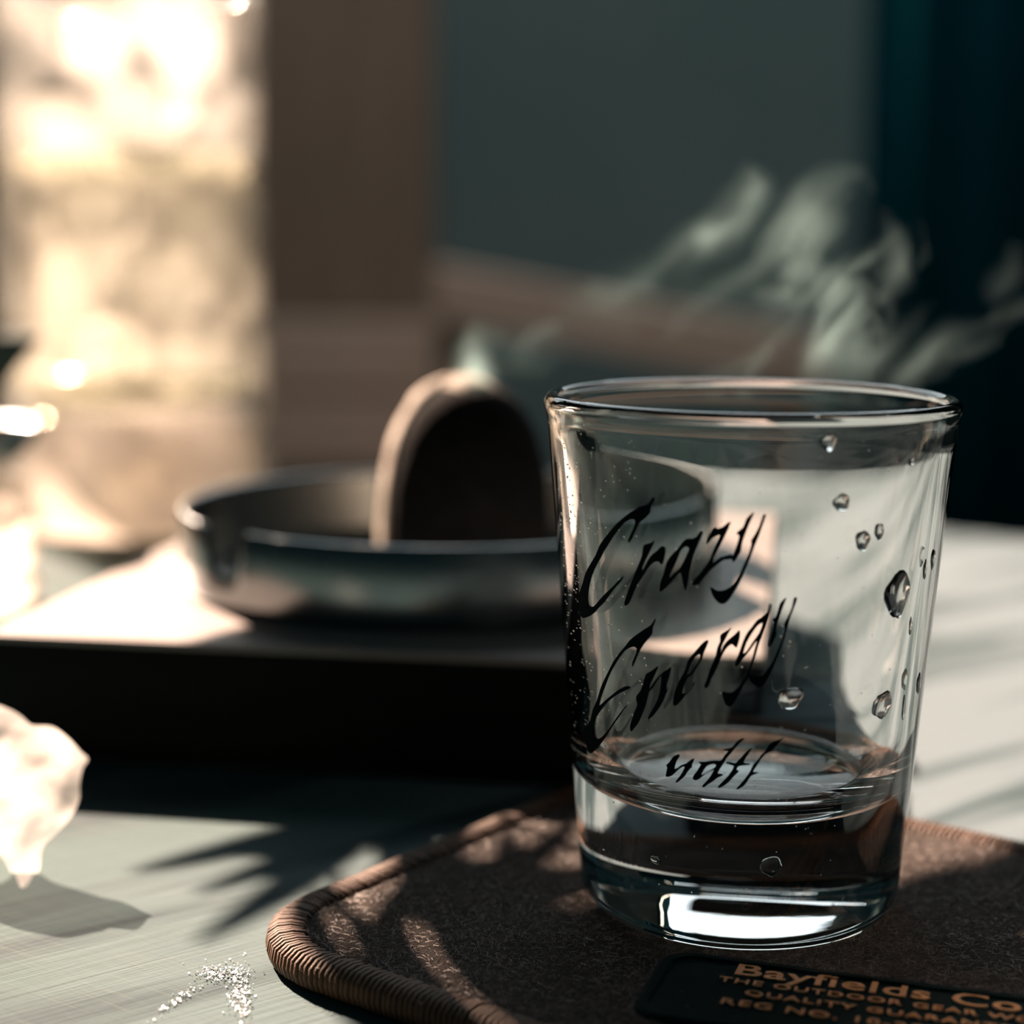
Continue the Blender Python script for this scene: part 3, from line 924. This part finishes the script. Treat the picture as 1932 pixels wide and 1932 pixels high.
mesh('bright_floor', *lathe([(0, 0.1), (23, 0.3), (30.4, 2.6), (32.2, 6), (31.8, 8.2), (0, 8.2)], 64), M['bright_band'], dr)  # another milky disc added, brightens the inner bottom
rn = random.Random(11)
heights = []
bm = bmesh.new()
bmesh.ops.create_cube(bm, size=1)
bmesh.ops.bevel(bm, geom=bm.edges[:], offset=0.16, segments=3, affect='EDGES')
ice_me = bpy.data.meshes.new('ice_cube')
bm.to_mesh(ice_me); bm.free()
ice_me.materials.append(M['ice'])
ice_me.polygons.foreach_set('use_smooth', [True] * len(ice_me.polygons))
lev = ['lowest', 'second lowest', 'middle', 'second highest', 'topmost']
for L_ in range(5):
    layer = []
    for q in range(3):
        a_ = L_ * 1.1 + q * 2 * PI / 3
        o = bpy.data.objects.new('ice_cube', ice_me)
        COL.objects.link(o)
        s_ = rn.uniform(17, 20)
        o.location = Vector((TX + 16.2 * math.cos(a_), TY + 16.2 * math.sin(a_), 46.5 + L_ * 20.4 + rn.uniform(-0.5, 0.5))) * MM
        o.scale = (s_ * MM, s_ * MM * rn.uniform(0.85, 1), s_ * MM * 0.95)
        o.rotation_euler = (rn.uniform(-.12, .12), rn.uniform(-.12, .12), a_ + rn.uniform(-.3, .3))
        layer.append(o)
    layer.sort(key=lambda c_: c_.location.y)
    rest = sorted(layer[1:], key=lambda c_: c_.location.x)
    for o, wh in ((layer[0], 'nearest the camera'), (rest[0], 'the left one of the two behind'), (rest[1], 'the right one of the two behind')):
        tag(o, 'ice cube, %s layer in the tumbler, %s' % (lev[L_], wh), 'ice cube', 'ice cubes in the tumbler')

# ------------------------------------------------------------------ ribbed candlestick at the left border
CD = 385.0
cxp = at_depth(-62, 966, CD).x
cs_ = empty('ribbed_candlestick', (cxp, CD, 0))
tag(cs_, 'pale ribbed candlestick with a dark flared cup at the left border', 'candlestick')
kpx = FPX / CD / 1.0
def rz_(xp, yp): return ((xp + 62) / kpx, max(0.0, zat(yp, CD)))
stem = [(0, 0), (13, 0), rz_(60, 1150)]
for y0, y1, xo in ((1080, 1148, 66), (1018, 1078, 64), (955, 1016, 70), (905, 953, 55)):
    stem += [rz_(xo - 14, y1 - 1), rz_(xo, y1 - 14), rz_(xo + 3, (y0 + y1) / 2), rz_(xo, y0 + 14), rz_(xo - 14, y0 + 1)]
stem += [(5.5, zat(893, CD)), (0, zat(893, CD))]
stem = [stem[0], stem[1]] + [s for s in stem[2:] if s[1] > 0.3]
mesh('ribbed_stem', *lathe(stem, 64), M['stone'], cs_)
dish = [(0, zat(893, CD)), rz_(-10, 893), rz_(18, 884), rz_(48, 864), rz_(70, 840), rz_(82, 815), rz_(76, 806), rz_(62, 822), rz_(38, 848), rz_(8, 862), (0, zat(862, CD))]
o = mesh('drip_dish', *lathe(dish, 64), M['steel'], cs_)
M['cup'] = noisy('dark_teal_ceramic', (0.03, 0.055, 0.05), (0.05, 0.08, 0.075), 60, 0.85, **{'Specular IOR Level': 0.1})
cup = [(0, zat(862, CD)), rz_(-20, 862), rz_(-8, 800), rz_(10, 745), rz_(40, 700), rz_(78, 655), rz_(86, 640), rz_(70, 640), rz_(30, 690), rz_(-10, 730), (0, zat(735, CD))]
mesh('flared_cup', *lathe(cup, 64), M['cup'], cs_)

# ------------------------------------------------------------------ crumpled tissue in full sun
def rough_blob(n_u, n_v, fn):
    V, F = [], []
    V.append(fn(0, 0))
    for j in range(1, n_v):
        for i in range(n_u): V.append(fn(2 * PI * i / n_u, PI * j / n_v))
    V.append(fn(0, PI))
    for i in range(n_u): F.append([0, 1 + i, 1 + (i + 1) % n_u])
    for j in range(n_v - 2):
        for i in range(n_u):
            a_ = 1 + j * n_u; b_ = a_ + n_u
            F.append([a_ + i, b_ + i, b_ + (i + 1) % n_u, a_ + (i + 1) % n_u])
    l_ = len(V) - 1; a_ = 1 + (n_v - 2) * n_u
    for i in range(n_u): F.append([a_ + i, l_, a_ + (i + 1) % n_u])
    return V, F
OUT = [(-60, 1335), (-20, 1328), (12, 1336), (38, 1350), (60, 1368), (98, 1371), (128, 1392), (152, 1418), (166, 1432), (156, 1450), (150, 1480), (150, 1505),
       (140, 1532), (122, 1556), (100, 1578), (80, 1600), (74, 1640), (62, 1662), (42, 1676), (24, 1652), (8, 1622), (-20, 1600), (-70, 1590), (-110, 1540),
       (-130, 1450), (-100, 1370)]
OUTW = spline([Vector((a_, b_, 0)) for a_, b_ in OUT], 4, True)
tc_ = Vector((20, 1480, 0))
foot = un(42, 1676, 0.1)
V, F = [], []
NR = 26
for j in range(NR + 1):
    for q in OUTW:
        e_ = tc_ + (q - tc_) * (j / NR)
        h_ = (1676 - e_.y) / 340
        n3 = Vector((e_.x / 60, e_.y / 60, 0))
        dd = foot.y + 5 + 7 * h_ + 1.6 * mn.noise(n3 * 0.7) + 0.12 * mn.noise(n3 * 2.3)
        if e_.y > 1660: dd = foot.y + (dd - foot.y) * max(0, (1676 - e_.y) / 16)
        p_ = at_depth(e_.x, e_.y, dd)
        V.append((p_.x - foot.x, p_.y - foot.y, max(0.05, p_.z)))
NQ = len(OUTW)
for j in range(NR):
    for i in range(NQ):
        F.append([j * NQ + i, j * NQ + (i + 1) % NQ, (j + 1) * NQ + (i + 1) % NQ, (j + 1) * NQ + i])
o = mesh('crumpled_tissue', V, F, M['tissue'], None, smooth=False, loc=(foot.x, foot.y, 0))
tag(o, 'blazing white crumpled tissue standing on the table at the left border', 'tissue')

# caustic light glints, shaped as tiny added metal flecks
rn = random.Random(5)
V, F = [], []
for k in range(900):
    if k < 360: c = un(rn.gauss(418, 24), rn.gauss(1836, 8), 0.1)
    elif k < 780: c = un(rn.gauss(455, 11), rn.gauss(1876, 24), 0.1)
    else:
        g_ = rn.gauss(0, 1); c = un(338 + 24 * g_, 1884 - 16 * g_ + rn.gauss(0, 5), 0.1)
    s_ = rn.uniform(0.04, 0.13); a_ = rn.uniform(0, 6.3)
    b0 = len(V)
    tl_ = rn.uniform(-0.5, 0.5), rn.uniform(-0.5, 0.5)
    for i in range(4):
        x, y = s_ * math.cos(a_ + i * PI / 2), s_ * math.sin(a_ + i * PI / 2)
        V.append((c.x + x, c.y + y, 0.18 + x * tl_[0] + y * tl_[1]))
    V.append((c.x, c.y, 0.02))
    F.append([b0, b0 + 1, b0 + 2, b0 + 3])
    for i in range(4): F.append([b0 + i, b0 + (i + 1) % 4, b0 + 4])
o = mesh('glint_flecks', V, F, M['glint'], None, smooth=False)
tag(o, 'light glints on the table left of the coaster, shaped as added flecks', 'flecks', kind='stuff')

# ------------------------------------------------------------------ background
def dpt(px, py, d): return at_depth(px, py, d)
D1 = 1500.0
# bench top in sun
bn = empty('wooden_bench', (0, D1, -740))
tag(bn, 'blurred reddish brown wooden bench arm crossing behind the glass', 'bench')
pl, pr_ = dpt(820, 500, D1), dpt(1560, 640, D1)
def plank(name, a_, b_, h, dep, mat, par):
    """slanting board between two points (mm, world), height h, depth dep"""
    o0 = Vector((0, D1, -740))
    a2, b2 = a_ - o0, b_ - o0
    V = []
    for q in (a2, b2):
        for dz, dy in ((0, 0), (0, dep), (-h, dep), (-h, 0)): V.append((q.x, q.y + dy, q.z + dz))
    F = [(0, 1, 2, 3), (4, 5, 6, 7), (0, 1, 5, 4), (1, 2, 6, 5), (2, 3, 7, 6), (3, 0, 4, 7)]
    return mesh(name, V, F, mat, par, smooth=False)
plank('arm_rail', pl, pr_, 44, 90, M['brown_wood'], bn)
plank('post', dpt(835, 560, D1 + 20), dpt(880, 565, D1 + 20), 800, 40, M['dark_wood'], bn)
plank('post', dpt(1480, 680, D1 + 20), dpt(1540, 690, D1 + 20), 780, 40, M['dark_wood'], bn)
plank('seat', dpt(800, 1150, D1), dpt(1620, 1165, D1), 40, 350, M['brown_wood'], bn)

cbx = dpt(560, 0, 1850).x
cb = empty('brown_cabinet', (cbx, 1890, -740))
tag(cb, 'blurred tall brown cabinet behind the tumbler', 'cabinet')
bevel_box('carcass', 270, 120, 1100, 4, M['dark_wood'], cb, (0, 0, 0))
bevel_box('door', 280, 16, zat(560, 1810) - 80 - 20 + 740, 3, M['dark_wood'], cb, (0, -78, 20))
for k_ in range(2):
    bevel_box('drawer', 280, 22, 70, 3, M['brown_wood'], cb, (0, -81, zat(880, 1810) + 740 + k_ * 76))
# curtain with folds on the right
V, F = [], []
nc = 60
for i in range(nc + 1):
    x = dpt(1640, 0, 1400).x + 500 * i / nc
    y = 1400 + 9 * math.sin(i * 0.9) + 4 * math.sin(i * 2.3)
    V += [(x, y, -740), (x, y, 420), (x, y + 4, 420), (x, y + 4, -740)]
for i in range(nc):
    a_, b_ = 4 * i, 4 * i + 4
    for j in range(4): F.append([a_ + j, b_ + j, b_ + (j + 1) % 4, a_ + (j + 1) % 4])
F += [[0, 1, 2, 3], [4 * nc + j for j in (3, 2, 1, 0)]]
o = mesh('dark_curtain', V, F, M['curtain'], None)
tag(o, 'dark teal curtain hanging in folds at the right behind the glass', 'curtain')


# ------------------------------------------------------------------ potted plant beyond the left border, its blades shade the coaster
hP, hH = Vector((math.cos(SUN_AZ), math.sin(SUN_AZ), 0)), Vector((-math.sin(SUN_AZ), math.cos(SUN_AZ), 0))
def su(s_, u_, z_): return hP * s_ + hH * u_ + Vector((0, 0, z_))
pp = su(-28, 440, 0)
pt = empty('potted_plant', pp)
tag(pt, 'spiky green potted plant on the table beyond the left border', 'plant')
mesh('pot', *lathe([(0, 0), (24, 0), (30, 2), (36, 44), (38, 46), (38, 52), (35, 52), (33, 46), (0, 45)], 48), M['clay'], pt)
def blade(pts, w_, th=0.5):
    P = spline(pts, 6)
    V, F = [], []
    n_ = len(P)
    for j, q in enumerate(P):
        t_ = j / (n_ - 1)
        tg = (P[min(n_ - 1, j + 1)] - P[max(0, j - 1)]).normalized()
        sd_ = tg.cross(hH).normalized()
        ww = w_ * math.sin(PI * min(1, 0.12 + 0.9 * t_)) ** 0.7 * 0.5 + 0.15
        nn = sd_.cross(tg)
        for a_, b_ in ((-1, 0), (0, th), (1, 0), (0, -th)):
            v = q + sd_ * (ww * a_) + nn * b_ - pp
            V.append(tuple(v))
    for j in range(n_ - 1):
        for i in range(4): F.append([j * 4 + i, j * 4 + (i + 1) % 4, j * 4 + 4 + (i + 1) % 4, j * 4 + 4 + i])
    F += [[3, 2, 1, 0], [(n_ - 1) * 4 + i for i in range(4)]]
    return mesh('leaf', V, F, M['leaf'], pt)
rn = random.Random(21)
def vz(v_, u_): return (v_ + math.sin(SUN_EL) * u_) / math.cos(SUN_EL)
for k, (s1, v1, s2, v2, w_) in enumerate([
    (98, -74, 165, -80, 13), (96, -66, 160, -72, 12), (99, -80, 150, -90, 12), (92, -58, 170, -64, 12),
    (96, -84, 128, -106, 7), (90, -86, 112, -108, 6), (84, -90, 100, -107, 5), (100, -90, 140, -104, 8), (86, -84, 94, -104, 4),
    (104, -86, 150, -98, 10), (110, -74, 172, -79, 12), (112, -68, 190, -76, 13), (132, -72, 196, -83, 15), (108, -80, 160, -87, 12)]):
    u0 = 455 + rn.uniform(-12, 12)
    z1, z2 = vz(v1, u0), vz(v2, u0)
    blade([su(-26, 440, 46), su(-5, u0, 190), su(40, u0, 255 + 2 * k), su(s1 - 12, u0, max(z1 + 14, 222)), su(s1, u0, z1), su((s1 + s2) / 2, u0, (z1 + z2) / 2 + 2), su(s2, u0, z2)], w_)

uv_ = 452
vine = [(60, 268), (104, 262), (128, 235), (132, 200), (124, 165), (118, vz(-116, uv_))]
blade([su(-26, 440, 46), su(0, uv_, 200)] + [su(a_, uv_, z_) for a_, z_ in vine], 3, 1.2)
for s1, v1, s2, v2, w_ in [(118, -117, 74, -99, 5), (118, -116, 80, -107, 4.5), (120, -112, 84, -94, 5), (119, -118, 76, -113, 5), (122, -106, 92, -91, 5),
                           (118, -112, 96, -99, 6), (116, -119, 90, -112, 7), (120, -117, 104, -104, 7), (120, -108, 100, -96, 4)]:
    blade([su(s1, uv_, vz(v1, uv_)), su(s1 * 0.7 + s2 * 0.3, uv_ + 3, vz(v1 * 0.7 + v2 * 0.3, uv_) + 3), su(s1 * 0.35 + s2 * 0.65, uv_, vz(v1 * 0.35 + v2 * 0.65, uv_) + 1), su(s2, uv_, vz(v2, uv_))], w_)

# ------------------------------------------------------------------ smoke
wisps = []      # (px, py, depth, weight, radius px)
def wisp(pts, d0, d1, n=9):
    P = [Vector((a_, b_, 0)) for a_, b_, _, _ in pts]
    Q = [Vector((c_, e_, 0)) for _, _, c_, e_ in pts]
    PS, QS = spline(P, n), spline(Q, n)
    m_ = len(PS)
    for i, (a_, b_) in enumerate(zip(PS, QS)):
        d = d0 + (d1 - d0) * i / (m_ - 1)
        p_ = at_depth(a_.x, a_.y, d)
        wisps.append((p_, max(0.02, b_.x), max(2.0, b_.y) * 1.25 * d / FPX))
wisp([(898, 716, 3.2, 13), (902, 695, 3.2, 13), (902, 670, 2.2, 12), (912, 648, .8, 12), (950, 640, .2, 12)], 319, 312)
wisp([(950, 690, .10, 8), (1040, 600, .35, 12), (1130, 560, .35, 14), (1230, 520, .4, 16), (1310, 470, .9, 15), (1350, 440, 1.0, 16), (1390, 400, .55, 20), (1412, 360, .4, 18), (1395, 322, .12, 10)], 312, 262)
wisp([(1180, 610, .06, 12), (1330, 550, .15, 12), (1430, 490, .25, 14), (1470, 420, .4, 12), (1500, 370, .5, 12), (1540, 345, .4, 12), (1600, 336, .15, 14), (1640, 360, .06, 14)], 300, 258)
wisp([(1650, 690, .3, 34), (1570, 640, .55, 44), (1600, 570, .5, 40), (1545, 520, .8, 30), (1500, 480, .45, 28), (1530, 430, .6, 30), (1560, 370, .2, 26)], 256, 250)
wisp([(1440, 545, .3, 12), (1490, 540, .6, 16), (1540, 520, 1.0, 14), (1600, 515, .7, 12), (1650, 480, .3, 10), (1690, 430, .15, 9)], 254, 252)
wisp([(1490, 560, .3, 10), (1560, 555, .6, 12), (1585, 525, .5, 10)], 252, 251)
wisp([(1675, 560, .1, 16), (1690, 500, .4, 18), (1690, 455, .3, 16), (1670, 400, .1, 12)], 256, 258)
wisp([(1720, 500, .12, 6), (1745, 460, .2, 5), (1748, 410, .08, 5)], 256, 258)
wisp([(1640, 600, .2, 8), (1660, 620, .5, 6), (1675, 645, .5, 5), (1690, 610, .3, 5), (1665, 575, .2, 8)], 250, 250)
wisp([(1715, 735, .35, 16), (1745, 700, .6, 16), (1775, 665, .4, 16), (1810, 630, .1, 20)], 248, 250)
wisp([(1770, 730, .2, 9), (1800, 690, .2, 9), (1870, 630, .08, 12)], 248, 252)
wisp([(1330, 715, .3, 10), (1375, 685, .3, 10), (1440, 650, .15, 12)], 262, 260)
wisp([(1395, 710, .3, 9), (1440, 645, .25, 9), (1500, 590, .12, 14)], 258, 256)
wisp([(1620, 715, .2, 12), (1632, 680, .3, 12), (1640, 640, .2, 16)], 250, 250)
wisp([(1850, 600, .06, 10), (1900, 585, .3, 10), (1940, 575, .3, 10)], 262, 262)
wisp([(1890, 545, .15, 16), (1915, 515, .25, 14), (1925, 480, .1, 10)], 262, 264)
wisp([(1000, 660, .10, 34), (1120, 600, .09, 44), (1260, 570, .05, 55), (1420, 560, .06, 60), (1560, 600, .06, 60), (1700, 620, .05, 55)], 300, 262, 4)
sv = bpy.data.meshes.new('smoke_wisps')
sv.from_pydata([tuple(q * MM) for q, _, _ in wisps], [], [])
at1 = sv.attributes.new('wgt', 'FLOAT', 'POINT'); at2 = sv.attributes.new('rad', 'FLOAT', 'POINT')
for i, (_, a_, b_) in enumerate(wisps):
    at1.data[i].value = a_; at2.data[i].value = b_ * MM
smoke = bpy.data.objects.new('smoke', sv)
COL.objects.link(smoke)
tag(smoke, 'pale wisps of smoke drifting from the ashtray over the rim of the shot glass', 'smoke', kind='stuff')
# smoke shader
t = NT('smoke_volume')
vs_ = t.n('ShaderNodeVolumePrincipled')
vs_.inputs['Color'].default_value = (0.62, 0.92, 0.92, 1)
vs_.inputs['Anisotropy'].default_value = 0.25
SMOKE_DENS = 38.0
ai = t.n('ShaderNodeAttribute', attribute_name='density')
mu = t.n('ShaderNodeMath', operation='MULTIPLY'); mu.inputs[1].default_value = SMOKE_DENS
t.l(ai.outputs['Fac'], mu.inputs[0])
vs_.inputs['Density Attribute'].default_value = ''
t.l(mu.outputs[0], vs_.inputs['Density'])
t.l(vs_.outputs[0], t.out.inputs['Volume'])
ng = bpy.data.node_groups.new('smoke_grid', 'GeometryNodeTree')
ng.interface.new_socket('Geometry', in_out='INPUT', socket_type='NodeSocketGeometry')
ng.interface.new_socket('Geometry', in_out='OUTPUT', socket_type='NodeSocketGeometry')
gi = ng.nodes.new('NodeGroupInput'); go = ng.nodes.new('NodeGroupOutput')
def gn(typ, **kw):
    x = ng.nodes.new(typ)
    for k, v in kw.items(): setattr(x, k, v)
    return x
L_ = ng.links.new
pos = gn('GeometryNodeInputPosition')
nz = gn('ShaderNodeTexNoise'); nz.inputs['Scale'].default_value = 55; nz.inputs['Detail'].default_value = 1.2
L_(pos.outputs[0], nz.inputs['Vector'])
sb = gn('ShaderNodeVectorMath', operation='SUBTRACT'); L_(nz.outputs['Color'], sb.inputs[0]); sb.inputs[1].default_value = (0.5, 0.5, 0.5)
sc_ = gn('ShaderNodeVectorMath', operation='SCALE'); L_(sb.outputs[0], sc_.inputs[0]); sc_.inputs['Scale'].default_value = 0.0075
adv = gn('ShaderNodeVectorMath', operation='ADD'); L_(pos.outputs[0], adv.inputs[0]); L_(sc_.outputs[0], adv.inputs[1])
sn_ = gn('GeometryNodeSampleNearest', domain='POINT'); L_(gi.outputs[0], sn_.inputs['Geometry']); L_(adv.outputs[0], sn_.inputs['Sample Position'])
def samp(attr, dt='FLOAT'):
    if attr == 'position':
        a_ = gn('GeometryNodeInputPosition')
    else:
        a_ = gn('GeometryNodeInputNamedAttribute', data_type='FLOAT'); a_.inputs['Name'].default_value = attr
    x = gn('GeometryNodeSampleIndex', data_type=dt, domain='POINT')
    L_(gi.outputs[0], x.inputs['Geometry'])
    L_(a_.outputs[0], x.inputs['Value']); L_(sn_.outputs[0], x.inputs['Index'])
    return x.outputs[0]
pN, wN, rN = samp('position', 'FLOAT_VECTOR'), samp('wgt'), samp('rad')
df_ = gn('ShaderNodeVectorMath', operation='SUBTRACT'); L_(adv.outputs[0], df_.inputs[0]); L_(pN, df_.inputs[1])
ds = gn('ShaderNodeVectorMath', operation='MULTIPLY'); L_(df_.outputs[0], ds.inputs[0]); ds.inputs[1].default_value = (1, 0.45, 1)
ln = gn('ShaderNodeVectorMath', operation='LENGTH'); L_(ds.outputs[0], ln.inputs[0])
def mth(op, a_, b_=None):
    x = gn('ShaderNodeMath', operation=op)
    for i, q in enumerate((a_, b_)):
        if q is None: continue
        if isinstance(q, (int, float)): x.inputs[i].default_value = q
        else: L_(q, x.inputs[i])
    return x.outputs[0]
rat = mth('DIVIDE', ln.outputs['Value'], rN)
ex = mth('EXPONENT', mth('MULTIPLY', mth('POWER', rat, 1.35), -1.15))
nz2 = gn('ShaderNodeTexNoise'); nz2.inputs['Scale'].default_value = 170; nz2.inputs['Detail'].default_value = 3; nz2.inputs['Distortion'].default_value = 1.2
rot_ = gn('ShaderNodeVectorRotate', rotation_type='Y_AXIS'); L_(adv.outputs[0], rot_.inputs['Vector']); rot_.inputs['Angle'].default_value = math.radians(48)
mpv = gn('ShaderNodeVectorMath', operation='MULTIPLY'); L_(rot_.outputs[0], mpv.inputs[0]); mpv.inputs[1].default_value = (0.28, 0.5, 1.5)
L_(mpv.outputs[0], nz2.inputs['Vector'])
mod = gn('ShaderNodeMapRange'); L_(nz2.outputs[0], mod.inputs['Value'])
mod.inputs['From Min'].default_value = 0.38; mod.inputs['From Max'].default_value = 0.66; mod.inputs['To Min'].default_value = 0.10; mod.inputs['To Max'].default_value = 1.3
den = mth('MULTIPLY', mth('MULTIPLY', ex, wN), mod.outputs[0])
den = mth('MULTIPLY', den, mth('GREATER_THAN', den, 0.012))
vc = gn('GeometryNodeVolumeCube')
xs = [q.x for q, _, _ in wisps]; ys = [q.y for q, _, _ in wisps]; zs = [q.z for q, _, _ in wisps]
mn_ = Vector((min(xs) - 7, min(ys) - 9, min(zs) - 5)) * MM; mx_ = Vector((max(xs) + 3, max(ys) + 9, max(zs) + 8)) * MM
vc.inputs['Min'].default_value = mn_; vc.inputs['Max'].default_value = mx_
for ax, i in (('X', 0), ('Y', 1), ('Z', 2)):
    vc.inputs['Resolution ' + ax].default_value = int((mx_[i] - mn_[i]) / (0.0006 if i != 1 else 0.0009))
L_(den, vc.inputs['Density'])
sm_ = gn('GeometryNodeSetMaterial'); sm_.inputs['Material'].default_value = t.mat
L_(vc.outputs[0], sm_.inputs['Geometry']); L_(sm_.outputs[0], go.inputs[0])
md = smoke.modifiers.new('smoke_grid', 'NODES'); md.node_group = ng
smoke.data.materials.append(t.mat)
